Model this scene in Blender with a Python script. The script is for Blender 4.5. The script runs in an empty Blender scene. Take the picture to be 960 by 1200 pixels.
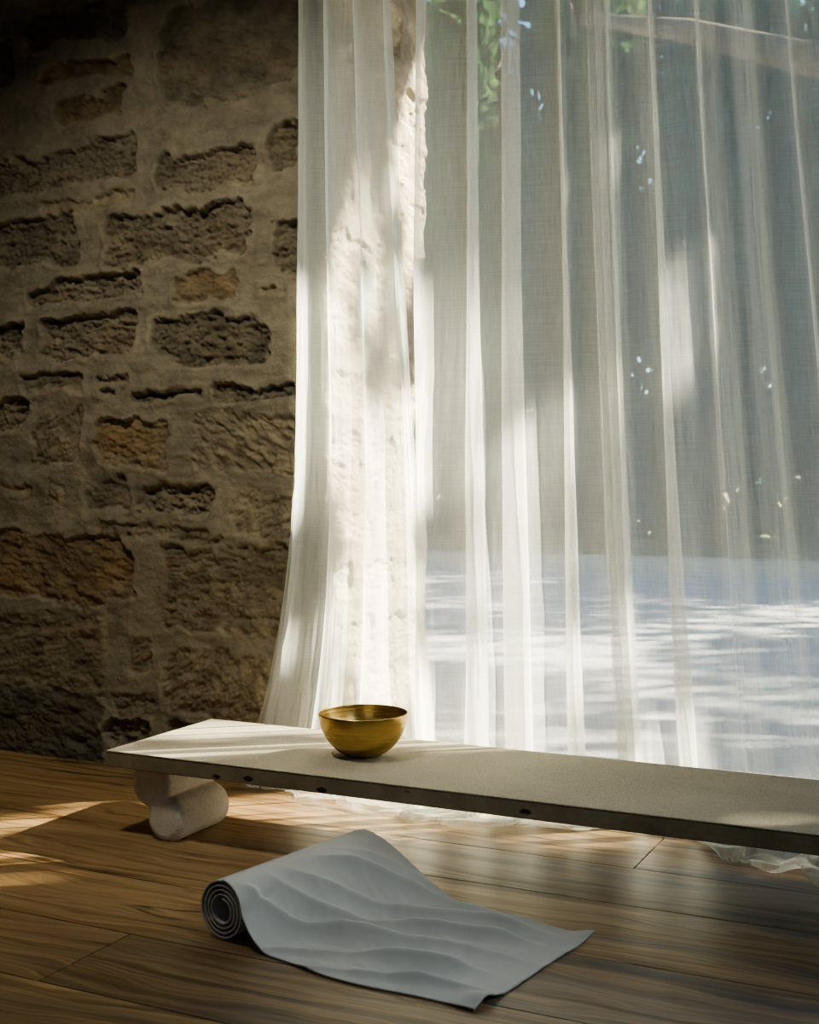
import bpy, math, random
import numpy as np
C = bpy.context.scene.collection
random.seed(7); RS = np.random.RandomState(11)
F, H, TH = 1480.0, 1.25, math.radians(25.9)          # focal length in px, eye height, yaw
FW = np.array((-math.sin(TH), math.cos(TH))); RT = np.array((math.cos(TH), math.sin(TH)))
WALL = 4.40                                           # inner face of the stone wall
def on_wall(px, py, Y=WALL):                          # measure a photo point on the plane y = Y
    d = FW + (px-480)/F*RT; t = Y/d[1]
    return d[0]*t, H - (py-560)/F*t
# ------------------------------------------------------------------ noise
def _h(ix, iy, s):
    n = (ix.astype(np.int64)*374761393 + iy.astype(np.int64)*668265263 + s*974634781) & 0x7fffffff
    n = ((n ^ (n >> 13))*1274126177) & 0x7fffffff
    return ((n ^ (n >> 16)) & 0xffff)/65535.0
def vnoise(x, y, s=0):
    ix, iy = np.floor(x), np.floor(y); fx, fy = x-ix, y-iy
    fx = fx*fx*fx*(fx*(fx*6-15)+10); fy = fy*fy*fy*(fy*(fy*6-15)+10)
    a, b, c, d = _h(ix,iy,s), _h(ix+1,iy,s), _h(ix,iy+1,s), _h(ix+1,iy+1,s)
    return ((a+(b-a)*fx) + ((c+(d-c)*fx)-(a+(b-a)*fx))*fy)*2-1
def fbm(x, y, o=4, s=0, g=.5):
    r = 0; a = 1; n = 0
    for k in range(o):
        r = r + a*vnoise(x*2**k+17.3*k, y*2**k-9.1*k, s+k*13); n += a; a *= g
    return r/n
def ridged(x, y, o=4, s=0):
    r = 0; a = 1; n = 0
    for k in range(o):
        r = r + a*(1-2*np.abs(vnoise(x*2**k+5.7*k, y*2**k+3.1*k, s+k*7))); n += a; a *= .55
    return r/n
def sstep(a, b, x):
    t = np.clip((x-a)/(b-a), 0, 1); return t*t*(3-2*t)
# ------------------------------------------------------------------ objects
def mesh(name, V, Fc, mat, parent=None, smooth=True, col=None):
    me = bpy.data.meshes.new(name)
    V = np.asarray(V, dtype=np.float32)
    if isinstance(Fc, np.ndarray):
        n, k = Fc.shape
        me.vertices.add(len(V)); me.vertices.foreach_set('co', V.ravel())
        me.loops.add(n*k); me.loops.foreach_set('vertex_index', Fc.ravel().astype(np.int32))
        me.polygons.add(n); me.polygons.foreach_set('loop_start', np.arange(0, n*k, k, dtype=np.int32))
        me.polygons.foreach_set('loop_total', np.full(n, k, dtype=np.int32))
        me.update(calc_edges=True)
    else:
        me.from_pydata([tuple(map(float, v)) for v in V], [], Fc)
    me.validate()
    me.polygons.foreach_set('use_smooth', np.full(len(me.polygons), smooth))
    if col is not None:
        at = me.color_attributes.new('Col', 'FLOAT_COLOR', 'POINT')
        cc = np.ones((len(V), 4), dtype=np.float32); cc[:, :3] = col
        at.data.foreach_set('color', cc.ravel())
    me.materials.append(mat)
    o = bpy.data.objects.new(name, me); C.objects.link(o)
    if parent: o.parent = parent
    return o
def grid_faces(nu, nv, wrap=False):
    i, j = np.meshgrid(np.arange(nu if wrap else nu-1), np.arange(nv-1), indexing='ij')
    a = i*nv+j; b = ((i+1) % nu)*nv+j
    return np.stack([a, b, b+1, a+1], -1).reshape(-1, 4)
def empty(name, loc, label, cat, group=None):
    o = bpy.data.objects.new(name, None); C.objects.link(o); o.location = loc; o.empty_display_size = .1
    return tag(o, label, cat, group)
def tag(o, label, cat, group=None):
    o['label'] = label; o['category'] = cat
    if group: o['group'] = group
    return o
def struct(o): o['kind'] = 'structure'; return o
def boxes(lst):
    V, Q = [], []
    for x0, y0, z0, x1, y1, z1 in lst:
        n = len(V)
        V += [(x0,y0,z0),(x1,y0,z0),(x1,y1,z0),(x0,y1,z0),(x0,y0,z1),(x1,y0,z1),(x1,y1,z1),(x0,y1,z1)]
        Q += [[n+a for a in f] for f in ((0,3,2,1),(4,5,6,7),(0,1,5,4),(1,2,6,5),(2,3,7,6),(3,0,4,7))]
    return np.array(V), np.array(Q)
def tube(pts, rad, n=10, rough=0.0, seed=0):
    pts = [np.array(p, float) for p in pts]; V = []
    for i, p in enumerate(pts):
        d = pts[min(i+1, len(pts)-1)]-pts[max(i-1, 0)]; d /= np.linalg.norm(d)
        a = np.cross(d, (0.3, .1, 1) if abs(d[2]) < .9 else (1, 0, .1)); a /= np.linalg.norm(a); b = np.cross(d, a)
        for k in range(n):
            t = 2*math.pi*k/n; r = rad[i]*(1+rough*math.sin(3*t+i*1.7+seed)*math.cos(i*.9))
            V.append(p+r*(a*math.cos(t)+b*math.sin(t)))
    Q = []
    for i in range(len(pts)-1):
        for k in range(n): Q.append([i*n+k, i*n+(k+1) % n, (i+1)*n+(k+1) % n, (i+1)*n+k])
    Q.append(list(range(n))[::-1]); Q.append([(len(pts)-1)*n+k for k in range(n)])
    return V, Q
def join(parts):
    V, Q = [], []
    for v, q in parts:
        n = len(V); V += list(v); Q += [[n+a for a in f] for f in q]
    return V, Q
def leaves(cent, size, aspect=1.7, rs=RS):            # one bent leaf quad pair per centre
    n = len(cent); cent = np.asarray(cent)
    d = rs.normal(size=(n, 3)); d[:, 2] -= .5; d /= np.linalg.norm(d, axis=1)[:, None]
    e = np.cross(d, rs.normal(size=(n, 3))); e /= np.linalg.norm(e, axis=1)[:, None]
    s = (size*(.6+.8*rs.rand(n)))[:, None]
    V = np.stack([cent-d*s*aspect*.5, cent-e*s*.5, cent+d*s*aspect*.5, cent+e*s*.5], 1).reshape(-1, 3)
    return V, np.arange(4*n).reshape(-1, 4)
# ------------------------------------------------------------------ materials
class NT:
    def __init__(s, name):
        s.m = bpy.data.materials.new(name); s.m.use_nodes = True; s.t = s.m.node_tree; s.t.nodes.clear()
        s.out = s.n('ShaderNodeOutputMaterial')
    def n(s, typ, **kw):
        o = s.t.nodes.new(typ)
        for k, v in kw.items():
            if k.startswith('i_'):
                key = k[2:]; key = int(key) if key.isdigit() else key.replace('_', ' ')
                if hasattr(v, 'is_output'): s.t.links.new(v, o.inputs[key])
                else: o.inputs[key].default_value = v
            else: setattr(o, k, v)
        return o
    def l(s, a, b): s.t.links.new(a, b)
    def coords(s, scale=(1,1,1), kind='Object', rot=(0,0,0)):
        tc = s.n('ShaderNodeTexCoord'); mp = s.n('ShaderNodeMapping'); s.l(tc.outputs[kind], mp.inputs[0])
        mp.inputs['Scale'].default_value = scale; mp.inputs['Rotation'].default_value = rot
        return mp.outputs[0]
    def noise(s, vec, scale, detail=4, rough=.55, dist=0):
        o = s.n('ShaderNodeTexNoise', i_Scale=scale, i_Detail=detail, i_Roughness=rough, i_Distortion=dist)
        s.l(vec, o.inputs['Vector']); return o.outputs['Fac']
    def ramp(s, fac, stops):
        o = s.n('ShaderNodeValToRGB'); s.l(fac, o.inputs[0]); e = o.color_ramp.elements
        while len(e) < len(stops): e.new(.5)
        for k, (p, c) in enumerate(stops): e[k].position = p; e[k].color = (*c, 1) if len(c) == 3 else c
        return o.outputs[0]
    def mix(s, a, b, fac, mode='MIX'):
        o = s.n('ShaderNodeMix', data_type='RGBA', blend_type=mode)
        for v, i in ((fac, 0), (a, 6), (b, 7)):
            if hasattr(v, 'is_output'): s.l(v, o.inputs[i])
            else: o.inputs[i].default_value = v if i == 0 else ((*v, 1) if len(v) == 3 else v)
        return o.outputs[2]
    def math(s, op, a, b=0.0, clamp=False):
        o = s.n('ShaderNodeMath', operation=op, use_clamp=clamp)
        for v, i in ((a, 0), (b, 1)):
            if hasattr(v, 'is_output'): s.l(v, o.inputs[i])
            else: o.inputs[i].default_value = v
        return o.outputs[0]
    def bump(s, h, strength, dist, normal=None):
        o = s.n('ShaderNodeBump', i_Strength=strength, i_Distance=dist); s.l(h, o.inputs['Height'])
        if normal: s.l(normal, o.inputs['Normal'])
        return o.outputs[0]
    def pbr(s, col, rough=.6, metal=0, normal=None, spec=.5, **kw):
        p = s.n('ShaderNodeBsdfPrincipled')
        for v, k in ((col, 'Base Color'), (rough, 'Roughness'), (metal, 'Metallic'), (spec, 'Specular IOR Level')):
            if hasattr(v, 'is_output'): s.l(v, p.inputs[k])
            else: p.inputs[k].default_value = ((*v, 1) if k == 'Base Color' else v)
        for k, v in kw.items(): p.inputs[k.replace('_', ' ')].default_value = v
        if normal: s.l(normal, p.inputs['Normal'])
        s.l(p.outputs[0], s.out.inputs[0]); return s.m
def m_stone():
    t = NT('stone_wall'); c = t.coords()
    at = t.n('ShaderNodeAttribute', attribute_name='Col').outputs['Color']
    col = t.mix(at, t.ramp(t.noise(c, 9, 6, .65), [(.3, (.62,.60,.56)), (.7, (1.25,1.2,1.12))]), .8, 'MULTIPLY')
    n1 = t.bump(t.noise(c, 60, 5, .7), .5, .012); n2 = t.bump(t.noise(c, 170, 4, .65), .75, .006, n1)
    return t.pbr(col, .95, normal=n2, spec=.15)
def m_plaster(name, a, b):
    t = NT(name); c = t.coords()
    return t.pbr(t.ramp(t.noise(c, 3, 6, .6), [(.3, a), (.7, b)]), .92, normal=t.bump(t.noise(c, 90, 4), .3, .006), spec=.15)
def m_floor():
    t = NT('floor_boards'); tc = t.n('ShaderNodeTexCoord')
    at = t.n('ShaderNodeAttribute', attribute_name='Col'); sp = t.n('ShaderNodeSeparateColor'); t.l(at.outputs['Color'], sp.inputs[0])
    off = t.n('ShaderNodeCombineXYZ'); t.l(t.math('MULTIPLY', sp.outputs[0], 37.0), off.inputs[0]); t.l(t.math('MULTIPLY', sp.outputs[1], 11.0), off.inputs[1])
    v = t.n('ShaderNodeVectorMath', operation='ADD'); t.l(tc.outputs['Object'], v.inputs[0]); t.l(off.outputs[0], v.inputs[1])
    def mp(sc):
        m = t.n('ShaderNodeMapping'); t.l(v.outputs[0], m.inputs[0]); m.inputs['Scale'].default_value = sc; return m.outputs[0]
    warp = t.noise(mp((.7, 2.6, 1)), 1.3, 3, .5)
    wv = t.n('ShaderNodeCombineXYZ'); t.l(t.math('MULTIPLY', warp, .26), wv.inputs[1])
    v2 = t.n('ShaderNodeVectorMath', operation='ADD'); t.l(v.outputs[0], v2.inputs[0]); t.l(wv.outputs[0], v2.inputs[1])
    def mp2(sc):
        m = t.n('ShaderNodeMapping'); t.l(v2.outputs[0], m.inputs[0]); m.inputs['Scale'].default_value = sc; return m.outputs[0]
    g1 = t.noise(mp2((.45, 14, 1)), 1.6, 6, .62)
    g2 = t.noise(mp2((.8, 75, 1)), 1.6, 5, .68)
    big = t.noise(mp((.6, 2.2, 1)), 1.1, 4, .6)
    base = t.ramp(g1, [(.30, (.10,.056,.026)), (.42, (.27,.175,.085)), (.55, (.44,.305,.165)), (.64, (.30,.195,.10)), (.76, (.42,.29,.15))])
    base = t.mix(base, t.ramp(g2, [(.34, (.42,.38,.35)), (.58, (1.12,1.1,1.07))]), .75, 'MULTIPLY')
    base = t.mix(base, t.ramp(big, [(.35, (.75,.72,.72)), (.65, (1.15,1.1,1.0))]), .8, 'MULTIPLY')
    # grey-blue streaks and tint on the boards toward the window's right end
    sx = t.n('ShaderNodeSeparateXYZ'); t.l(tc.outputs['Object'], sx.inputs[0])
    st = t.math('MULTIPLY', t.ramp(t.noise(mp2((.9, 9, 1)), 1.1, 5, .6), [(.52, (0,0,0)), (.64, (1,1,1))]), t.ramp(t.math('MULTIPLY_ADD', sx.outputs[0], .4), [(0, (.0,.0,.0)), (1, (1,1,1))]))
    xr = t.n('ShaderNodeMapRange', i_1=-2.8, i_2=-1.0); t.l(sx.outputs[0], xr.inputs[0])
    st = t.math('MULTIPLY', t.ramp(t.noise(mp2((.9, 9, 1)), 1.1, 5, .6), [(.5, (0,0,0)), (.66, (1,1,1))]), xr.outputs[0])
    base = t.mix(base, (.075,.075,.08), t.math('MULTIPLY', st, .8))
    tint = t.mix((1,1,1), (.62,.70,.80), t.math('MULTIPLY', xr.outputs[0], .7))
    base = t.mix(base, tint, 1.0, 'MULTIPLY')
    ck = t.math('ABSOLUTE', t.math('SUBTRACT', t.noise(mp2((.30, 4.2, 1)), 1.2, 3, .5), .5))
    ck = t.math('MULTIPLY', t.ramp(ck, [(.004, (1,1,1)), (.012, (0,0,0))]), t.ramp(t.noise(mp((.9, 1.6, 1)), 1.4, 2), [(.5, (0,0,0)), (.6, (1,1,1))]))
    base = t.mix(base, (.03,.022,.016), t.math('MULTIPLY', ck, .8))
    vor = t.n('ShaderNodeTexVoronoi', i_Scale=1.0, i_Randomness=1.0); t.l(mp((1.7, 3.6, 0)), vor.inputs['Vector'])
    kd = t.math('ADD', vor.outputs['Distance'], t.math('MULTIPLY', t.noise(mp((18, 30, 1)), 1, 3), .03))
    kn = t.ramp(kd, [(.045, (1,1,1)), (.085, (0,0,0))])
    base = t.mix(base, (.035,.018,.01), t.math('MULTIPLY', kn, .85))
    pv = t.n('ShaderNodeMapRange', i_3=.58, i_4=1.0); t.l(sp.outputs[2], pv.inputs[0])
    base = t.mix(base, pv.outputs[0], 1.0, 'MULTIPLY')
    rough = t.ramp(g1, [(.3, (.46,)*3), (.7, (.30,)*3)])
    nb = t.bump(t.math('ADD', g2, t.math('MULTIPLY', g1, 1.2)), .35, .003)
    return t.pbr(base, rough, normal=nb, spec=.45)
def m_curtain():
    t = NT('sheer_linen'); uv = t.n('ShaderNodeAttribute', attribute_name='Col')   # cloth coordinates carried by the mesh
    mp = t.n('ShaderNodeMapping'); t.l(uv.outputs['Vector'], mp.inputs[0]); mp.inputs['Scale'].default_value = (1, 1, 1)
    def sc(x, y):
        m = t.n('ShaderNodeMapping'); t.l(mp.outputs[0], m.inputs[0]); m.inputs['Scale'].default_value = (x, y, 1); return m.outputs[0]
    th = t.math('ADD', t.noise(sc(320, 12), 1, 2, .6), t.noise(sc(9, 300), 1, 2, .6))
    lw = t.n('ShaderNodeLayerWeight', i_Blend=.5)
    fac = t.math('POWER', lw.outputs['Facing'], 1.6)
    op = t.math('ADD', t.math('MULTIPLY_ADD', th, .22), .0)
    dens = t.math('ADD', t.math('MULTIPLY', th, .20), CUR_OP-.2)
    dens = t.math('ADD', dens, t.math('MULTIPLY', fac, .38), clamp=True)
    nb = t.bump(th, .25, .002)
    df = t.n('ShaderNodeBsdfDiffuse', i_0=(.80,.85,.84,1)); tr = t.n('ShaderNodeBsdfTranslucent', i_0=(.86,.865,.83,1)); tp = t.n('ShaderNodeBsdfTransparent')
    t.l(nb, df.inputs['Normal'])
    mx = t.n('ShaderNodeMixShader', i_0=.55); t.l(df.outputs[0], mx.inputs[1]); t.l(tr.outputs[0], mx.inputs[2])
    m2 = t.n('ShaderNodeMixShader'); t.l(dens, m2.inputs[0]); t.l(tp.outputs[0], m2.inputs[1]); t.l(mx.outputs[0], m2.inputs[2])
    t.l(m2.outputs[0], t.out.inputs[0]); return t.m
CUR_OP = .47
def m_leaf(name, a, b, trans=.35):
    t = NT(name); c = t.coords()
    col = t.ramp(t.noise(c, .8, 3), [(.35, a), (.65, b)])
    df = t.n('ShaderNodeBsdfDiffuse'); tr = t.n('ShaderNodeBsdfTranslucent'); t.l(col, df.inputs[0]); t.l(col, tr.inputs[0])
    mx = t.n('ShaderNodeMixShader', i_0=trans); t.l(df.outputs[0], mx.inputs[1]); t.l(tr.outputs[0], mx.inputs[2])
    t.l(mx.outputs[0], t.out.inputs[0]); return t.m
def m_cover():
    t = NT('woven_cover'); c = t.coords()
    w = t.math('ADD', t.noise(t.coords((420, 110, 1)), 1, 2), t.noise(t.coords((110, 420, 1)), 1, 2))
    col = t.mix(t.ramp(w, [(.6, (.27,.24,.18)), (1.35, (.49,.445,.35))]), t.ramp(t.noise(c, 2.5, 4), [(.3, (.88,.88,.88)), (.7, (1.1,1.1,1.1))]), 1, 'MULTIPLY')
    return t.pbr(col, .95, normal=t.bump(w, .7, .004), spec=.1)
def m_slab():
    t = NT('slab_edge'); c = t.coords()
    col = t.ramp(t.noise(c, 7, 6, .65), [(.3, (.16,.13,.09)), (.7, (.27,.225,.16))])
    v = t.n('ShaderNodeTexVoronoi', i_Scale=8.0); t.l(t.coords((1, 1, 2.2)), v.inputs['Vector'])
    pit = t.ramp(t.math('ADD', v.outputs['Distance'], t.math('MULTIPLY', t.noise(c, 40, 3), .12)), [(.19, (1,1,1)), (.25, (0,0,0))])
    col = t.mix(col, (.03,.025,.02), pit)
    return t.pbr(col, .85, normal=t.bump(t.noise(c, 70, 4), .4, .004), spec=.2)
def m_leg():
    t = NT('pale_stone'); c = t.coords()
    col = t.ramp(t.noise(c, 14, 6, .65), [(.3, (.47,.42,.36)), (.7, (.62,.57,.50))])
    sp = t.ramp(t.noise(c, 140, 2), [(.30, (.45,.43,.4)), (.42, (1,1,1))])
    return t.pbr(t.mix(col, sp, .6, 'MULTIPLY'), .9, normal=t.bump(t.noise(c, 120, 4, .7), .4, .004), spec=.15)
def m_brass():
    t = NT('brushed_brass'); c = t.coords()
    w = t.noise(t.coords((3, 3, 420)), 1, 3)
    col = t.ramp(t.noise(c, 9, 5), [(.3, (.44,.30,.10)), (.7, (.62,.45,.17))])
    return t.pbr(col, t.ramp(w, [(.3, (.24,)*3), (.7, (.40,)*3)]), 1.0, normal=t.bump(w, .12, .002))
def m_mat():
    t = NT('grey_mat'); c = t.coords()
    col = t.ramp(t.noise(c, 5, 4), [(.3, (.37,.375,.375)), (.7, (.44,.445,.445))])
    return t.pbr(col, .62, normal=t.bump(t.noise(c, 500, 2), .15, .001), spec=.3, Sheen_Weight=.15)
def m_ground():
    t = NT('pale_gravel'); c = t.coords()
    col = t.ramp(t.noise(c, 1.3, 6, .6), [(.3, (.34,.345,.355)), (.7, (.49,.495,.505))])
    return t.pbr(col, .95, normal=t.bump(t.noise(c, 30, 4), .4, .02), spec=.1)
M = dict(stone=m_stone(), plaster=m_plaster('dark_plaster', (.10,.09,.075), (.15,.135,.115)), floor=m_floor(), curtain=m_curtain(),
    cover=m_cover(), slab=m_slab(), leg=m_leg(), brass=m_brass(), mat=m_mat(), ground=m_ground(),
    lawn=m_plaster('dry_grass', (.20,.19,.09), (.34,.31,.17)), kerb=m_plaster('pale_kerb', (.42,.39,.31), (.55,.51,.42)),
    bark=m_plaster('bark', (.10,.075,.05), (.22,.17,.12)), limb=m_plaster('pale_bark', (.06,.045,.03), (.17,.14,.10)),
    leaf=m_leaf('leaf_green', (.04,.085,.03), (.10,.17,.06)), leaf2=m_leaf('leaf_bluegreen', (.03,.08,.07), (.065,.145,.13)),
    sill=m_plaster('threshold_stone', (.38,.36,.32), (.5,.47,.43)))

# ================================================================== SETTING
RX0, RX1, RY0, RZ = -6.2, 2.6, -2.8, 3.62            # room extents
OX0, OX1, OY1 = -2.50, 1.7, 5.36                     # window opening and its outer face
# --- floor: wide boards running along the window wall, one mesh
seams = [RY0, -2.4, -2.0, -1.62, -1.2, -.85, -.45, -.05, .33, .7, 1.08, 1.5, 1.85, 2.14, 2.42, 2.78, 3.17, 3.60, 3.95, 4.33, 4.62]
bx, cols = [], []
rf = random.Random(4)
joints = {18: [-4.4, -1.12], 17: [-2.75, .4], 16: [-3.6, -.2], 15: [-4.0, .1], 14: [-2.2, 1.2], 13: [-1.35]}
for k in range(len(seams)-1):
    xs = [RX0]+joints.get(k, [rf.uniform(-4.5, -2), rf.uniform(-.5, 1.5)])+[RX1]
    for a, b in zip(xs[:-1], xs[1:]):
        g = .0024
        bx.append((a+g, seams[k]+g, -.03, b-g, seams[k+1]-g, 0)); cols += [(rf.random(), rf.random(), rf.random())]*8
V, Q = boxes(bx)
V2, Q2 = boxes([(RX0-.3, RY0-.3, -.12, RX1+.3, WALL+.22, -.012)])
V = np.vstack([V, V2]); Q = np.vstack([Q, Q2+len(V)-8]); cols += [(.1,.1,0)]*8
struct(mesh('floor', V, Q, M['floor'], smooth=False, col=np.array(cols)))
struct(mesh('trim_1', *boxes([(OX0-.4, 4.622, -.12, OX1+.4, OY1+.12, -.004)]), M['sill'], smooth=False))
struct(mesh('ceiling', *boxes([(RX0-.3, RY0-.3, RZ, RX1+.3, WALL+.02, RZ+.2)]), M['plaster'], smooth=False))
struct(mesh('wall_left', *boxes([(RX0-.3, RY0, 0, RX0, WALL, RZ)]), M['plaster'], smooth=False))
struct(mesh('wall_right', *boxes([(RX1, RY0, 0, RX1+.3, WALL, RZ)]), M['plaster'], smooth=False))
struct(mesh('wall_front', *boxes([(RX0-.3, RY0-.3, 0, RX1+.3, RY0, RZ)]), M['plaster'], smooth=False))
# --- the rubble stone wall with the deep window reveal: one displaced mesh
s_pts = np.concatenate([np.linspace(RX0, -4.75, 12, endpoint=False), np.arange(-4.75, OX0+1e-6, .0055)])
cr = .05                                              # rounded inner corner
P = [(x, WALL, 0, -1) for x in s_pts if x < OX0-cr]
for a in np.linspace(0, math.pi/2, 12): P.append((OX0-cr+cr*math.sin(a), WALL+cr-cr*math.cos(a), math.sin(a), -math.cos(a)))
P += [(OX0, y, 1, 0) for y in np.arange(WALL+cr+.006, OY1-.04, .006)]
for a in np.linspace(0, math.pi/2, 8): P.append((OX0-.04+.04*math.cos(a), OY1-.04+.04*math.sin(a), math.cos(a), math.sin(a)))
P += [(x, OY1, 0, 1) for x in np.arange(OX0-.1, RX0-.35, -.5)]
P = np.array(P); ds = np.hypot(*np.diff(P[:, :2], axis=0).T); S = np.concatenate([[0], np.cumsum(ds)])+P[0, 0]   # S equals x on the front face
Zs = np.arange(-.06, RZ+.05, .0058)
SS, ZZ = np.meshgrid(S, Zs, indexing='ij')
mort = np.array((.262,.238,.192))
hgt = .024*fbm(SS*2.2, ZZ*5.2, 3, 1) + .012*fbm(SS*7, ZZ*13, 3, 5) + .0022*fbm(SS*60, ZZ*60, 3, 9) + .005*np.sin(ZZ*9+2*fbm(SS*1.5, ZZ*2, 2, 3))
colr = np.ones(SS.shape+(3,))*mort*(1+.10*fbm(SS*5, ZZ*6, 4, 21))[..., None]
# (x0,y0,x1,y1 measured on the photo, kind): d dark rubble, r rough flush block, o ochre, l pale ledge, g grey face
stones = [(190,-6,350,114,'g'),(30,0,155,46,'d'),(48,66,155,94,'o'),(60,110,146,140,'o'),(-40,52,18,110,'g'),(-60,178,156,226,'d'),(180,174,296,222,'d'),
 (312,150,352,206,'d'),(48,229,156,246,'l'),(-50,262,92,316,'d'),(122,246,288,308,'d'),(322,252,352,322,'d'),(30,328,162,358,'d'),(200,321,280,350,'o'),
 (305,337,334,344,'o'),(48,366,160,419,'d'),(175,368,310,428,'d'),(-40,378,30,418,'d'),(24,437,100,460,'g'),(110,440,150,449,'o'),(119,458,138,467,'l'),
 (155,456,238,471,'d'),(248,452,350,471,'d'),(40,478,98,540,'r'),(-30,472,28,512,'d'),(108,490,200,547,'o2'),(222,484,352,556,'r'),(-30,565,36,577,'o'),
 (54,565,77,593,'r'),(96,564,152,598,'g'),(162,570,250,600,'d'),(270,578,350,634,'r'),(114,615,242,634,'r'),(-60,624,154,702,'o'),(188,640,345,746,'r'),
 (-60,712,128,806,'b'),(146,752,180,792,'r'),(-60,806,124,895,'k'),(130,806,186,840,'r'),(194,764,345,848,'r'),(128,842,176,880,'d'),(198,852,340,900,'g'),
 (-300,30,-70,120,'d'),(-320,150,-80,230,'g'),(-300,260,-70,330,'d'),(-300,380,-70,470,'o2'),(-300,520,-60,600,'r'),(-330,640,-90,760,'b'),(-300,790,-80,890,'k')]
pal = dict(d=(.19,.168,.133), r=(.235,.205,.155), o=(.215,.17,.115), o2=(.235,.195,.135), l=(.30,.26,.19), g=(.19,.17,.135), b=(.21,.185,.14), k=(.125,.117,.098))
dep = dict(d=-.026, r=-.006, o=-.018, o2=-.016, l=-.012, g=-.020, b=.004, k=.006)
amp = dict(d=.040, r=.026, o=.030, o2=.026, l=.012, g=.020, b=.026, k=.028)
rects = []
for x0, y0, x1, y1, k in stones:
    X0, Z1 = on_wall(x0, y0); X1, _ = on_wall(x1, y0)
    _, z0 = on_wall((x0+x1)/2, y1); _, z1 = on_wall((x0+x1)/2, y0); rects.append((X0, z0, X1, z1, k))
rr = random.Random(3)
zc = .05
while zc < 3.6:                                       # stones of the reveal, behind the curtain
    hh = rr.uniform(.10, .24); sc = OX0+.02
    while sc < OX0+.95:
        ww = rr.uniform(.16, .4); rects.append((sc, zc, sc+ww, zc+hh, 'rev')); sc += ww+rr.uniform(.05, .1)
    zc += hh+rr.uniform(.05, .1)
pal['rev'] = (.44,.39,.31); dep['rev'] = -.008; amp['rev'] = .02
for n, (X0, z0, X1, z1, k) in enumerate(rects):
    i0, i1 = np.searchsorted(S, (X0-.08, X1+.08)); j0, j1 = np.searchsorted(Zs, (z0-.08, z1+.08))
    if i1 <= i0 or j1 <= j0: continue
    s, z = SS[i0:i1, j0:j1], ZZ[i0:i1, j0:j1]; hx, hz = (X1-X0)/2, (z1-z0)/2; m = min(hx, hz)
    wa = min(.048, m*.85)
    s2 = s+wa*fbm(s*9, z*9, 3, 100+n)+.006*fbm(s*45, z*45, 2, 300+n); z2 = z+wa*fbm(s*7, z*9, 3, 200+n)+.006*fbm(s*40, z*50, 2, 400+n)
    tilt = rr.uniform(-.06, .06); z2 = z2+tilt*(s-(X0+X1)/2)
    rad = m*.4; qx = np.abs(s2-(X0+X1)/2)-hx+rad; qz = np.abs(z2-(z0+z1)/2)-hz+rad
    sd = np.hypot(np.maximum(qx, 0), np.maximum(qz, 0))+np.minimum(np.maximum(qx, qz), 0)-rad
    soft = .016 if k in 'rbk' or k == 'rev' else .009
    w = sstep(soft*.6, -soft, sd+.018*fbm(s*16, z*20, 4, 1300+n, .6)+.012*sstep(.1, .5, fbm(s*8, z*8, 2, 1500+n)))
    lip = .004*np.exp(-((sd-.012)/.014)**2)*(1 if k in 'dog' or k == 'o2' else .3)   # mortar swells around the stone
    ang = rr.uniform(-.7, .7) if k in 'rb' else rr.uniform(-.25, .25)
    u = s*math.cos(ang)+z*math.sin(ang); v = -s*math.sin(ang)+z*math.cos(ang)
    fr = 7 if k in 'bko' or k == 'rev' else 13
    lay = fbm(u*fr*1.4, v*fr*3.6, 5, 500+n, .62)                                # split layers along the bed of the stone
    blk = ridged(u*fr*.8, v*fr*1.3, 3, 520+n)
    fine = fbm(s*55, z*60, 3, 700+n, .7)
    rg = .75*lay+.30*blk+.22*fine
    if k == 'd': rg = .55*lay+.25*blk+.30*fine+.45*np.abs(fbm(s*24, z*30, 3, 800+n, .6))-.15
    lean = np.clip((z-z0)/(z1-z0), 0, 1)
    face = dep[k]+amp[k]*rg-(.011 if k in 'dog' or k == 'o2' else .008)*(lean-.35)
    hgt[i0:i1, j0:j1] = hgt[i0:i1, j0:j1]*(1-w*.7)+w*face+lip*(1-w)
    cn = np.array(pal[k])*(1+.12*rr.uniform(-1, 1))
    var = fbm(s*11, z*14, 4, 900+n, .65)
    cs = cn*(1+.42*var[..., None])
    if k in ('o', 'o2', 'g', 'b', 'k', 'd'):          # ochre and grey staining inside the stone
        oc = sstep(-.05, .4, fbm(s*5, z*7, 3, 1100+n))*(.55 if k in ('o', 'o2') else .18)
        cs = cs*(1-oc[..., None])+oc[..., None]*np.array((.28,.185,.10) if k in ('o', 'o2') else (.26,.19,.11))
    lg = np.exp(-((sd+.006)/.010)**2)*sstep(.35, .05, lean)*(.5 if k != 'rev' else 0)   # pale foot of the stone: light on the ledge put into the colour
    cs = cs*(1-lg[..., None])+lg[..., None]*np.array((.36,.32,.25))
    colr[i0:i1, j0:j1] = colr[i0:i1, j0:j1]*(1-w[..., None])+w[..., None]*cs
rv = sstep(OX0-.02, OX0+.06, SS)[..., None]           # the reveal is given a paler colour
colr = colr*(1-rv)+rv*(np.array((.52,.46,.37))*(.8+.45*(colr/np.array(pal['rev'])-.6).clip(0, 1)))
edge = np.ones_like(SS)
Vw = np.stack([P[:, 0][:, None]+P[:, 2][:, None]*hgt*edge, P[:, 1][:, None]+P[:, 3][:, None]*hgt*edge, ZZ], -1).reshape(-1, 3)
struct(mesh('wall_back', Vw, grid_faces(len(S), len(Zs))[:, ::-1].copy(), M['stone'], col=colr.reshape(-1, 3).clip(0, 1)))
struct(mesh('wall_back_right', *boxes([(OX1, WALL, -.06, RX1+.35, OY1, RZ+.2)]), M['plaster'], smooth=False))
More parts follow.
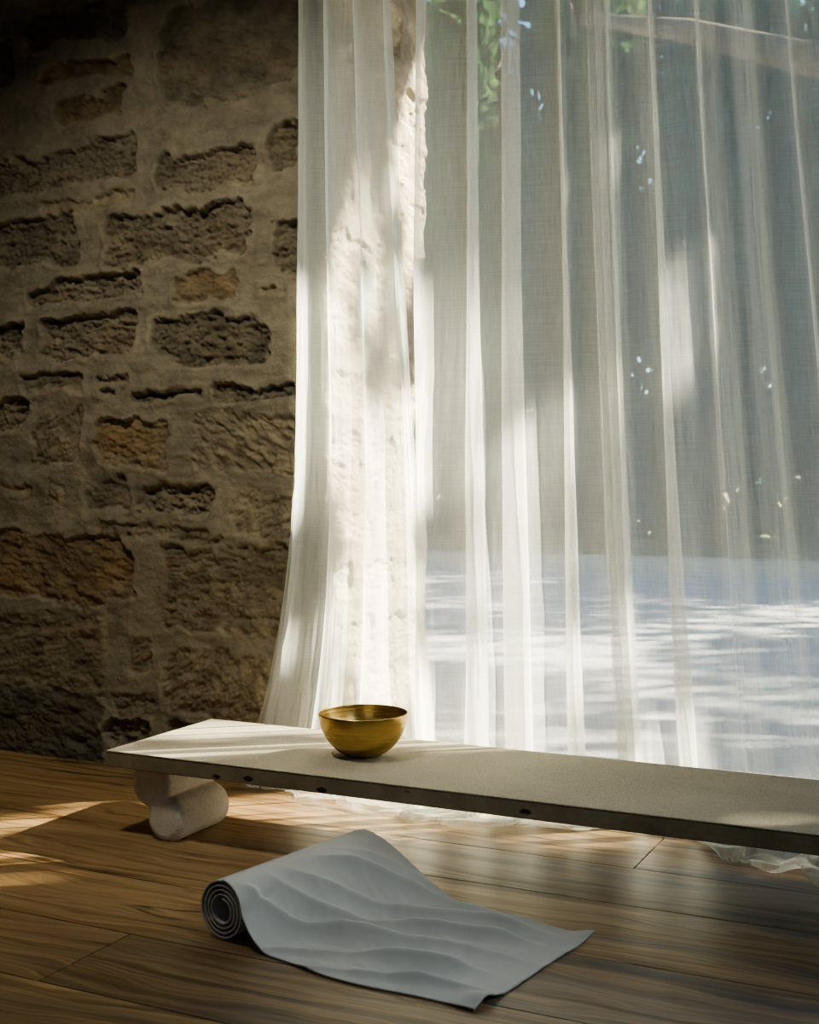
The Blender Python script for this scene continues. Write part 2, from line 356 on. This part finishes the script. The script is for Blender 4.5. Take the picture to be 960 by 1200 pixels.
struct(mesh('trim_2', *boxes([(RX0-.3, WALL+.03, RZ+.02, OX1, OY1-.02, RZ+.4)]), M['plaster'], smooth=False))   # lintel

# ================================================================== CURTAINS
def curtain(name, label, top, bot, nf, seed, ybase, puddle, amp=.04, hang=0, dbl=2.9, bunch=0, zt=RZ-.005):
    nu, nz, npd = int(900*(bot[1]-bot[0])/1.2)+160, 110, 26; ws = (top[1]-top[0])/1.3
    a = np.linspace(0, 1, nu)[:, None]
    zr = np.concatenate([zt*(1-np.linspace(0, 1, nz)**.9), np.zeros(npd)])[None, :]
    k = np.concatenate([np.zeros(nz), np.linspace(0, 1, npd+1)[1:]])[None, :]       # 0..1 along the part lying on the floor
    f = 1-zr/zt
    fl = np.clip(f, 0, 1)**1.25+.10*np.clip((f-.72)/.28, 0, 1)**2
    fl0 = np.clip((f-.50)/.50, 0, 1)**2.6 if hang else fl
    X0 = top[0]+(bot[0]-top[0])*fl0; X1 = top[1]+(bot[1]-top[1])*fl
    ga = a+.020*np.sin(2*math.pi*(1.7*a+seed*.3))+.016*fbm(a*6+seed, a*0+.5, 3, seed)
    ph = 2*math.pi*nf*ga+.9*fbm(a*3.3+seed*2, f*1.3+a*0, 3, seed+5)*f+.35*fbm(a*9+seed, f*2.2+a*0, 2, seed+6)
    L = (X1-X0); per = L/nf
    vB = .6+dbl*sstep(-.45, .55, fbm(a*nf*.6+seed*3.1, f*.5+a*0, 2, seed+8))**1.3                # some folds double back
    B = per/(2*math.pi)*vB; A = (amp+.012*fbm(a*nf*.4+3, f*.9+a*0, 2, seed+9))*(1-.25*f)
    X = X0+L*ga-B*np.sin(ph+.5*np.sin(ph*.5))
    Y = A*np.cos(ph)+.010*np.cos(2.3*ph+1.3+2*f)*f+.007*fbm(a*60*ws, f*5+a*0, 3, seed+20)*(.4+f)+.0035*fbm(a*110*ws, f*14+a*0, 3, seed+22)
    if bunch:                                         # a tight gather of narrow pleats that reads as one dense band
        gz = np.exp(-((ga-bunch)/.022)**4); Y = Y*(1-gz)+gz*((ga-bunch)*1.3+.004*np.cos(2*math.pi*62*ga)); X = X*(1-gz)+gz*(X0+L*ga+(.018+.004*f)*np.sin(2*math.pi*62*ga+.6*f))
    yb = ybase(X)
    Y = yb+Y+0*f
    pd = puddle(X)                                    # how far the hem runs out over the boards
    wob = .5+.5*np.cos(ph*.5+seed)
    lay = np.sin(np.clip(k, 0, 1)*math.pi/2)
    Y = Y-pd*lay*(.8+.35*wob)-.02*np.clip((f-.94)/.06, 0, 1)*(pd > .02)
    hump = .004+np.where(k > 0, (.045*np.abs(fbm(a*15*ws+k*1.5, k*1.3+a*0, 2, seed+30))+.020*np.sin(k*math.pi)*(.5+.5*np.cos(ph+k*4)))*np.clip(pd/.1, .15, 1.4), 0)
    Z = np.where(k > 0, hump, np.maximum(zr, .004))
    Xn = X+k*(.05*fbm(a*12, k*1.5+a*0, 2, seed+33))
    V = np.stack([Xn, Y+0*X, Z+0*X], -1)
    cl = np.stack([ga*(top[1]-top[0])*1.9+0*f, f*zt+k*.2+0*a, 0*f+0*a], -1)         # cloth coordinates for the weave
    o = mesh(name, V.reshape(-1, 3), grid_faces(nu, nz+npd), M['curtain'], col=cl.reshape(-1, 3))
    return tag(o, label, 'curtain')
yb = lambda X: 4.295-.035*sstep(-1.85, -2.0, X)+.12*np.exp(-((X+1.15)/.34)**2)
pdl = lambda X: .13*np.exp(-((X+1.95)/.60)**6)+0*X
pdr = lambda X: .13*np.exp(-((X+1.95)/.52)**6)+.26*sstep(-1.08, -.72, X)
curtain('curtain', 'narrow white sheer curtain beside the stone wall, left of the gap',
    (-2.60, -2.17), (-2.86, -1.94), 3.6, 3, lambda X: 4.315+0*X, pdl, .030, 1, 2.0)
curtain('curtain', 'wide white sheer curtain right of the gap, fanning out to the right',
    (-1.995, -.68), (-2.03, -.34), 8.5, 8, yb, pdr, bunch=.455)

# ================================================================== BENCH
BX0, BX1, BY0, BY1, BH = -2.86, .10, 3.485, 4.115, .305
b = empty('bench', (BX0, BY0, 0), 'low bench with long beige slab top and lobed stone leg before the curtain', 'bench')
def rounded_slab(x0, y0, z0, x1, y1, z1, r, seg=3, jag=0, nx=1, seed=0):
    prof = []
    for cz, s0 in ((z0+r, -math.pi/2), (z1-r, 0)):
        for i in range(seg+1): t = s0+i/seg*math.pi/2; prof.append((r-r*math.cos(t), cz+r*math.sin(t)))
    V, Q = [], []
    per = []
    ny = max(2, int(nx*(y1-y0)/(x1-x0)))
    for i in range(nx): per.append((x0+(x1-x0)*i/nx, y0, 0, 1))
    for i in range(ny): per.append((x1, y0+(y1-y0)*i/ny, -1, 0))
    for i in range(nx): per.append((x1-(x1-x0)*i/nx, y1, 0, -1))
    for i in range(ny): per.append((x0, y1-(y1-y0)*i/ny, 1, 0))
    n = len(per); rs = random.Random(seed)
    cx = lambda v, lo, hi, r_: min(max(v, lo+r_), hi-r_)
    for px, py, ix, iy in per:
        j = jag*max(0, rs.gauss(0, 1))
        for d, z in prof:
            V.append((cx(px+ix*j, x0, x1, d), cx(py+iy*j, y0, y1, d), z))
    k = len(prof)
    for i in range(n):
        for m in range(k-1): Q.append([i*k+m, ((i+1) % n)*k+m, ((i+1) % n)*k+m+1, i*k+m+1])
    Q.append([i*k for i in range(n)][::-1]); Q.append([i*k+k-1 for i in range(n)])
    return V, Q
T = .058
o = mesh('seat', *rounded_slab(0, 0, BH-T, BX1-BX0, BY1-BY0, BH-.004, .004, jag=.0, nx=4), M['slab'], b, smooth=False)
o = mesh('seat_cover', *rounded_slab(-.002, -.002, BH-.0045, BX1-BX0+.002, BY1-BY0+.002, BH, .002, jag=.0, nx=4, seed=2), M['cover'], b, smooth=False)
o['label'] = 'woven beige top surface'
def leg_mesh(depth):                                  # figure-eight profile drawn out front to back, ends rounded
    hb = BH-T; r1, r2 = .080, .079; c1 = np.array((-.046, hb-.062)); c2 = np.array((.020, .071))
    n = 96; prof = []
    cen = (c1+c2)/2
    for i in range(n):
        t = 2*math.pi*i/n; d = np.array((math.cos(t), math.sin(t))); lo, hi = 0, .3
        for _ in range(40):
            m = (lo+hi)/2; p = cen+d*m
            e1 = np.linalg.norm(p-c1)-r1; e2 = np.linalg.norm(p-c2)-r2; kk = .013
            hm = max(kk-abs(e1-e2), 0)/kk; sdv = min(e1, e2)-hm*hm*kk*.25
            if sdv < 0: lo = m
            else: hi = m
        prof.append(cen+d*lo)
    prof = np.array(prof); R = .030; ys, ins = [], []
    for q in np.linspace(0, math.pi/2, 9): ys.append(R-R*math.sin(q)); ins.append(R-R*math.cos(q))
    ys, ins = ys[::-1], ins[::-1]
    rows = list(zip(ys, ins))+[(y, 0) for y in np.linspace(R, depth-R, 12)[1:-1]]+[(depth-y, i_) for y, i_ in list(zip(ys, ins))[::-1]]
    nrm = np.roll(prof, -1, 0)-np.roll(prof, 1, 0); nrm = np.stack([nrm[:, 1], -nrm[:, 0]], 1); nrm /= np.linalg.norm(nrm, axis=1)[:, None]
    V = []
    for y, i_ in rows:
        q = prof-nrm*i_; q[:, 1] = np.clip(q[:, 1], .0, hb)
        for k_, (x, z) in enumerate(q): V.append((x, y, z))
    m = len(rows); Q = []
    for r_ in range(m-1):
        for k_ in range(n): Q.append([r_*n+k_, r_*n+(k_+1) % n, (r_+1)*n+(k_+1) % n, (r_+1)*n+k_])
    Q.append(list(range(n))[::-1]); Q.append([(m-1)*n+k_ for k_ in range(n)])
    return V, Q
lg = mesh('leg', *leg_mesh(.30), M['leg'], b)
for p in lg.data.polygons:
    if len(p.vertices) > 4: p.use_smooth = False
lg.location = (.185, .05, 0)
lg['label'] = 'pale stone leg of two stacked rounded lobes'
l2 = lg.copy(); C.objects.link(l2); l2.parent = b; l2.location = (BX1-BX0-.22, .05, 0)

# ================================================================== BOWL
def lathe(prof, n=96):
    V = [(r*math.cos(2*math.pi*i/n), r*math.sin(2*math.pi*i/n), z) for i in range(n) for r, z in prof]; k = len(prof)
    Q = [[i*k+m, ((i+1) % n)*k+m, ((i+1) % n)*k+m+1, i*k+m+1] for i in range(n) for m in range(k-1)]
    return V, Q
R0, HB = .153, .146; prof = [(.0005, 0)]
for i in range(41):
    q = i/40; t = q*math.pi/2*.97; prof.append((.026*(1-q)+(R0-.026*(1-q))*math.sin(t)**.92 if i else .022, .0+HB*(1-math.cos(t))/(1-math.cos(math.pi/2*.97))))
inner = [(max(r-.0032, .0005), z+.0034 if z < HB*.9 else z) for r, z in prof[::-1]]
prof = prof+[(R0-.0008, HB+.0014), (R0-.0024, HB+.0014)]+inner
bw = mesh('brass_bowl', *lathe(prof), M['brass'])
bw.location = (-2.02, 3.80, BH+.0002)
tag(bw, 'brushed brass bowl standing on the left part of the low bench', 'bowl')

# ================================================================== ROLLED MAT
WD = np.array((.180, .984)); LD = np.array((.984, -.180)); MO = np.array((-1.945, 2.845)); MW = .61; R = .082; TK = .0062
turn = 4; sp = []
for i in range(260):                                  # spiral, outermost lap leaves over the top
    q = i/259; th = math.pi/2+2*math.pi*turn*(1-q); r = .030+(R-.030-TK*.5)*q
    sp.append((r*math.cos(th), R+r*math.sin(th)))
ns = len(sp); nl = 190; nw = 200
ls = np.linspace(0, 1, nl+1)[1:]**1.15*.80
wv = np.linspace(0, 1, nw)
V = np.zeros((nw, ns+nl, 3))
for i, w in enumerate(wv):
    for j, (l, z) in enumerate(sp):
        V[i, j, :2] = MO+LD*l+WD*(w*MW); V[i, j, 2] = z
lw, ww = np.meshgrid(ls, wv)
Lc = .165+.235*sstep(.0, 1.0, ww)**.9
t = np.clip(lw/Lc, 0, 1)
zz = (2*R-TK*.5)*(1-t)**2*(1+2*t)
rc = R-TK*.5; circ = np.where(lw < rc, R+np.sqrt(np.maximum(rc*rc-lw*lw, 0)), 0)
zz = np.maximum(zz, circ)
fall = sstep(.02, .14, lw)
u = ww+.55*np.exp(-lw/.30)-.10*lw
wr = 0
for c0, am, wd in ((.16, .010, .030), (.33, .013, .040), (.52, .015, .045), (.70, .012, .036), (.86, .012, .040), (1.02, .010, .045), (1.2, .008, .05)):
    cen = c0+.05*fbm(lw*3+c0*9, ww*0+.3, 2, int(c0*100))+.10*(lw-.4)*(c0-.5)
    wr = wr+2.6*am*(.55*np.exp(-((u-cen)/wd)**2)+.6/(1+((u-cen)/wd/.42)**2))*(.45+.75*sstep(-.5, .5, fbm(lw*4.5+c0*5, ww*0+c0, 2, 40+int(c0*70))))
wr = wr+.006*fbm(lw*5, ww*4.5, 3, 71)+.003*fbm(lw*14+ww*6, ww*16, 2, 73)
edge = sstep(0, .10, ww)*sstep(0, .10, 1-ww)*.75+.25
endf = 1-.93*sstep(.56, .79, lw)
zz = zz+fall*np.maximum(wr, -.0)*edge*endf+TK*.5+.0006
zz = zz+.020*sstep(.70, .80, lw)*np.exp(-((ww-.09)/.07)**2)+.016*sstep(.72, .80, lw)*sstep(.86, 1.0, ww)   # curled corners
ll = lw+.004*np.sin(ww*7)*sstep(.5, .8, lw)
wo = ww*MW-.018*np.sin(np.clip(lw/.8, 0, 1)*math.pi*1.3)*(1-ww)+.010*np.sin(lw*11)*(1-ww)*sstep(.1, .3, lw)
pos = MO[None, None]+ll[..., None]*LD+wo[..., None]*WD
V[:, ns:, :2] = pos; V[:, ns:, 2] = zz
mt = mesh('yoga_mat', V.reshape(-1, 3), grid_faces(nw, ns+nl), M['mat'])
md = mt.modifiers.new('thickness', 'SOLIDIFY'); md.thickness = TK*.72; md.offset = 0
tag(mt, 'pale grey yoga mat half unrolled on the floor boards', 'yoga mat')

# ================================================================== OUTSIDE
SUN = np.array((.78, .62, 0)); SUN /= np.linalg.norm(SUN); EL = math.radians(36)
SD = np.array((SUN[0]*math.cos(EL), SUN[1]*math.cos(EL), math.sin(EL)))     # toward the sun
struct(mesh('ground', *boxes([(-60, OY1+.122, -.3, 60, 17, -.05)]), M['ground'], smooth=False))
struct(mesh('ground_lawn', *boxes([(-90, 17.3, -.3, 90, 110, -.02)]), M['lawn'], smooth=False))
k_ = mesh('kerb', *boxes([(-60, 16.9, -.3, 60, 17.35, .15)]), M['kerb'], smooth=False); struct(k_)
# shade tree on the terrace: off to the right of the view, only its pale limb crosses the top right corner
def lit(X, Z):                                        # wanted sun patches on the curtain plane; the leaves are laid out around them
    n = .16*fbm(X*3.1, Z*2.1, 3, 61); n2 = .22*fbm(X*5.2, Z*3.1, 3, 67)
    a = (X+.6*n < -1.50) & (Z+n*1.5+.5*sstep(-1.9,-1.5,X) < 1.95+.15*sstep(-2.5, -2.9, X)) & (X > -4.2)
    c = (np.hypot((X+1.19)/.085, (Z-1.66)/.36) < 1+n2*2)
    d = (Z+n < .7) & (X+n < -1.0)
    e = (np.hypot((X+1.42)/.05, (Z-2.35)/.28) < 1+n2)
    hole = fbm(X*4.5, Z*4.5, 2, 77) > .52
    return a & ~(fbm(X*3.6+4, Z*2.4, 2, 91) > .34) | c | d & (fbm(X*4, Z*4, 2, 93) < .3) | e | hole
N = 80000
X = RS.uniform(-4.6, 2.8, N); Z = RS.uniform(-.2, 4.4, N); keep = ~lit(X, Z); X, Z = X[keep], Z[keep]
tt = RS.uniform(7.5, 10.5, len(X)); pc = np.stack([X, np.full(len(X), 4.3), Z], 1)+tt[:, None]*SD
lvv, lqq = leaves(pc, .078)
st = empty('shade_tree', (3.1, 9.6, -.05), 'tree whose pale limb crosses the top right corner outside the window', 'tree')
def rel(v, o): return np.asarray(v)-np.asarray(o.location)
mesh('foliage', rel(lvv, st), lqq, M['leaf'], st, smooth=False)
v, q = tube([(3.1,9.6,-.1),(3.15,9.65,1.5),(3.3,9.6,3.2),(3.7,9.7,5.0),(4.4,9.9,7.0)], [.30,.24,.22,.18,.10], 12, .08)
mesh('trunk', rel(v, st), q, M['bark'], st)
v, q = tube([(3.2,9.6,2.5),(2.2,9.3,2.95),(1.0,9.2,3.35),(-.3,9.1,3.8),(-1.35,9.1,4.17),(-2.2,9.2,4.52),(-3.1,9.5,4.85)], [.17,.15,.14,.13,.115,.09,.04], 12, .1)
o = mesh('limb', rel(v, st), q, M['limb'], st); o['label'] = 'pale bare limb'
# more trees
def tree(loc, h, r, nl, seed, lm, label, size=.2, low=.12):
    rs = np.random.RandomState(seed); t = empty('garden_tree', loc, label, 'tree', 'trees beyond the terrace')
    v, q = tube([(0,0,-.1),(.1*r,.02,h*.25),(-.05*r,.1,h*.5),(.05*r,0,h*.85)], [.05*h*.5,.04*h*.5,.03*h*.5,.01*h*.5], 10, .08, seed)
    parts = [(v, q)]
    for k in range(7):
        a = k*2.4+seed; z0 = h*(.3+.07*k); parts.append(tube([(0,0,z0),(r*.4*math.cos(a), r*.4*math.sin(a), z0+h*.09),(r*.75*math.cos(a), r*.75*math.sin(a), z0+h*.15)], [.035*h*.4,.02*h*.4,.008*h*.4], 7))
    mesh('trunk', *join(parts), M['bark'], t)
    nc = 60; cc = rs.normal(size=(nc, 3)); rs.rand(3); cc /= np.linalg.norm(cc, axis=1)[:, None]; cc *= (rs.rand(nc)**.5)[:, None]
    cc = cc*np.array((r, r, h*(1-low)/2))+np.array((0, 0, h*(1+low)/2))
    idx = rs.randint(0, nc, nl); p = cc[idx]+rs.normal(size=(nl, 3)).clip(-2, 2)*np.array((r*.13, r*.13, h*.05)); p[:, 2] = np.maximum(p[:, 2], .15)
    mesh('foliage', *leaves(p, size, rs=rs), M[lm], t, smooth=False)
    return t
def at(px, t):                                        # ground point at depth t under a photo column
    p = FW*t+RT*(px-480)/F*t; return (float(p[0]), float(p[1]), -.05)
for px, dd, h, r, sd, lm, lb in ((545, 21.5, 10, 1.02, 5, 'leaf', 'slender dark green tree nearest the stone reveal, behind the curtain'),
    (690, 22.5, 11, 1.02, 9, 'leaf', 'slender green tree behind the tight fold in the middle of the right curtain'),
    (830, 21.5, 10, 1.0, 14, 'leaf2', 'slender blue-green tree beyond the terrace, third from the left'),
    (972, 21, 9.5, 1.0, 25, 'leaf2', 'slender blue-green tree at the right edge of the photo')):
    tree(at(px, dd), h, r, 12000, sd, lm, lb, .22)
hb = empty('hedge', (-9, 27, -.02), 'dark green hedge closing off the garden behind the trees', 'hedge')
n = 52000; p = np.stack([RS.uniform(-26, 30, n), RS.uniform(-1.5, 1.5, n), RS.rand(n)**1.15*13*(1+.12*np.sin(np.arange(n)))], 1); p[:, 2] *= 1+.15*np.sin(p[:, 0]*.7)
mesh('foliage', *leaves(p, .36), M['leaf2'], hb, smooth=False)
mesh('stem', *join([tube([(x,0,-.05),(x+.2,0,3),(x,.1,12)], [.2,.15,.04], 7) for x in range(-25, 30, 3)]), M['bark'], hb)
# canopy of the grove on the sun side, off the frame: dapples the terrace
gv = empty('grove_tree', (13, 19, -.05), 'tall spreading tree out of frame to the right shading the terrace', 'tree')
nc = 240; cc = np.stack([RS.uniform(1, 24, nc), RS.uniform(10.5, 24, nc), RS.uniform(5.5, 9.5, nc)], 1)
keep = np.array([not (c[0]+(-c[1]*.78/.62) < -11.5 and False) for c in cc]); cc = cc[keep]
ts = (cc[:, 1]-4.3)/SD[1]; qx, qz = cc[:, 0]-ts*SD[0], cc[:, 2]-ts*SD[2]
ok = ~((qx > -4.9) & (qx < -.4) & (qz > -1.2) & (qz < 3.6)) & ((RT[0]*cc[:, 0]+RT[1]*cc[:, 1])/(FW[0]*cc[:, 0]+FW[1]*cc[:, 1]) > .42)
cc = cc[ok]; idx = RS.randint(0, len(cc), 26000); p = cc[idx]+RS.normal(size=(26000, 3)).clip(-2, 2)*np.array((.55, .55, .25))
vv, qq = leaves(p, .17); mesh('foliage', rel(vv, gv), qq, M['leaf'], gv, smooth=False)
v, q = join([tube([(13,19,-.1),(13.1,19,3),(13,19.2,6),(13.2,19,9)], [.5,.4,.32,.15], 12, .06)]+
  [tube([(13,19,4+.3*k),(13+4*math.cos(k*1.05),19+4*math.sin(k*1.05),6+.2*k),(13+9*math.cos(k*1.05+.2),19+9*math.sin(k*1.05+.2),7.2)], [.22,.15,.05], 8) for k in range(6)])
mesh('trunk', rel(v, gv), q, M['bark'], gv)

# ================================================================== LIGHT, CAMERA
sl = bpy.data.lights.new('sun', 'SUN'); sl.energy = 22.0; sl.angle = math.radians(.9); sl.color = (1, .83, .61)
so = bpy.data.objects.new('sun', sl); C.objects.link(so)
from mathutils import Vector
so.rotation_euler = Vector((-SD[0], -SD[1], -SD[2])).to_track_quat('-Z', 'Y').to_euler(); so.location = (20, 20, 20)
w = bpy.data.worlds.new('sky'); bpy.context.scene.world = w; w.use_nodes = True; nt = w.node_tree; nt.nodes.clear()
sk = nt.nodes.new('ShaderNodeTexSky'); sk.sky_type = 'NISHITA'; sk.sun_disc = False; sk.sun_elevation = EL
sk.sun_rotation = math.atan2(SD[0], SD[1])
bg = nt.nodes.new('ShaderNodeBackground'); bg.inputs[1].default_value = .17; ou = nt.nodes.new('ShaderNodeOutputWorld')
nt.links.new(sk.outputs[0], bg.inputs[0]); nt.links.new(bg.outputs[0], ou.inputs[0])
def area(name, loc, aim, size, power, col, spread=180):
    a = bpy.data.lights.new(name, 'AREA'); a.energy = power; a.size = size; a.color = col; a.spread = math.radians(spread)
    o = bpy.data.objects.new(name, a); C.objects.link(o); o.location = loc
    o.rotation_euler = (Vector(aim)-Vector(loc)).to_track_quat('-Z', 'Y').to_euler(); return o
sp_ = bpy.data.lights.new('wall_fill_spot', 'SPOT'); sp_.energy = 84; sp_.color = (1, .85, .65); sp_.spot_size = math.radians(98); sp_.spot_blend = 1; sp_.shadow_soft_size = .12  # added spot that brightens the stone wall; no real fixture
so2 = bpy.data.objects.new('wall_fill_spot', sp_); C.objects.link(so2); so2.location = (-2.6, 2.3, 3.5)
so2.rotation_euler = (Vector((-3.05, 4.4, .85))-Vector(so2.location)).to_track_quat('-Z', 'Y').to_euler()
area('mat_fill', (1.0, 2.5, 2.3), (-1.45, 2.65, 0), .7, 1.6, (.98, .98, 1.0), 62)  # unseen fill raking across the mat, added to bring out its wrinkles
area('room_fill', (-.5, -2.4, 2.2), (-1.5, 3.0, .4), 2.0, 5.0, (1.0, .95, .88))  # soft fill added behind the camera to lift the dark interior
cd = bpy.data.cameras.new('camera'); cam = bpy.data.objects.new('camera', cd); C.objects.link(cam); bpy.context.scene.camera = cam
cam.location = (0, 0, H); cam.rotation_euler = (math.pi/2, 0, TH)
cd.sensor_fit = 'VERTICAL'; cd.sensor_height = 36; cd.sensor_width = 28.8; cd.lens = F/1200*36; cd.shift_y = -40/1200
cd.clip_start = .05; cd.clip_end = 400
cd.dof.use_dof = True; cd.dof.focus_distance = 4.3; cd.dof.aperture_fstop = 4.5
sc = bpy.context.scene
sc.cycles.transparent_max_bounces = 24; sc.cycles.max_bounces = 10; sc.cycles.diffuse_bounces = 6; sc.cycles.transmission_bounces = 8
sc.cycles.sample_clamp_indirect = 6; sc.cycles.use_denoising = True
sc.view_settings.use_white_balance = True; sc.view_settings.white_balance_temperature = 5950; sc.view_settings.white_balance_tint = -1
sc.view_settings.view_transform = 'AgX'; sc.view_settings.look = 'AgX - Medium High Contrast'; sc.view_settings.exposure = 1.35
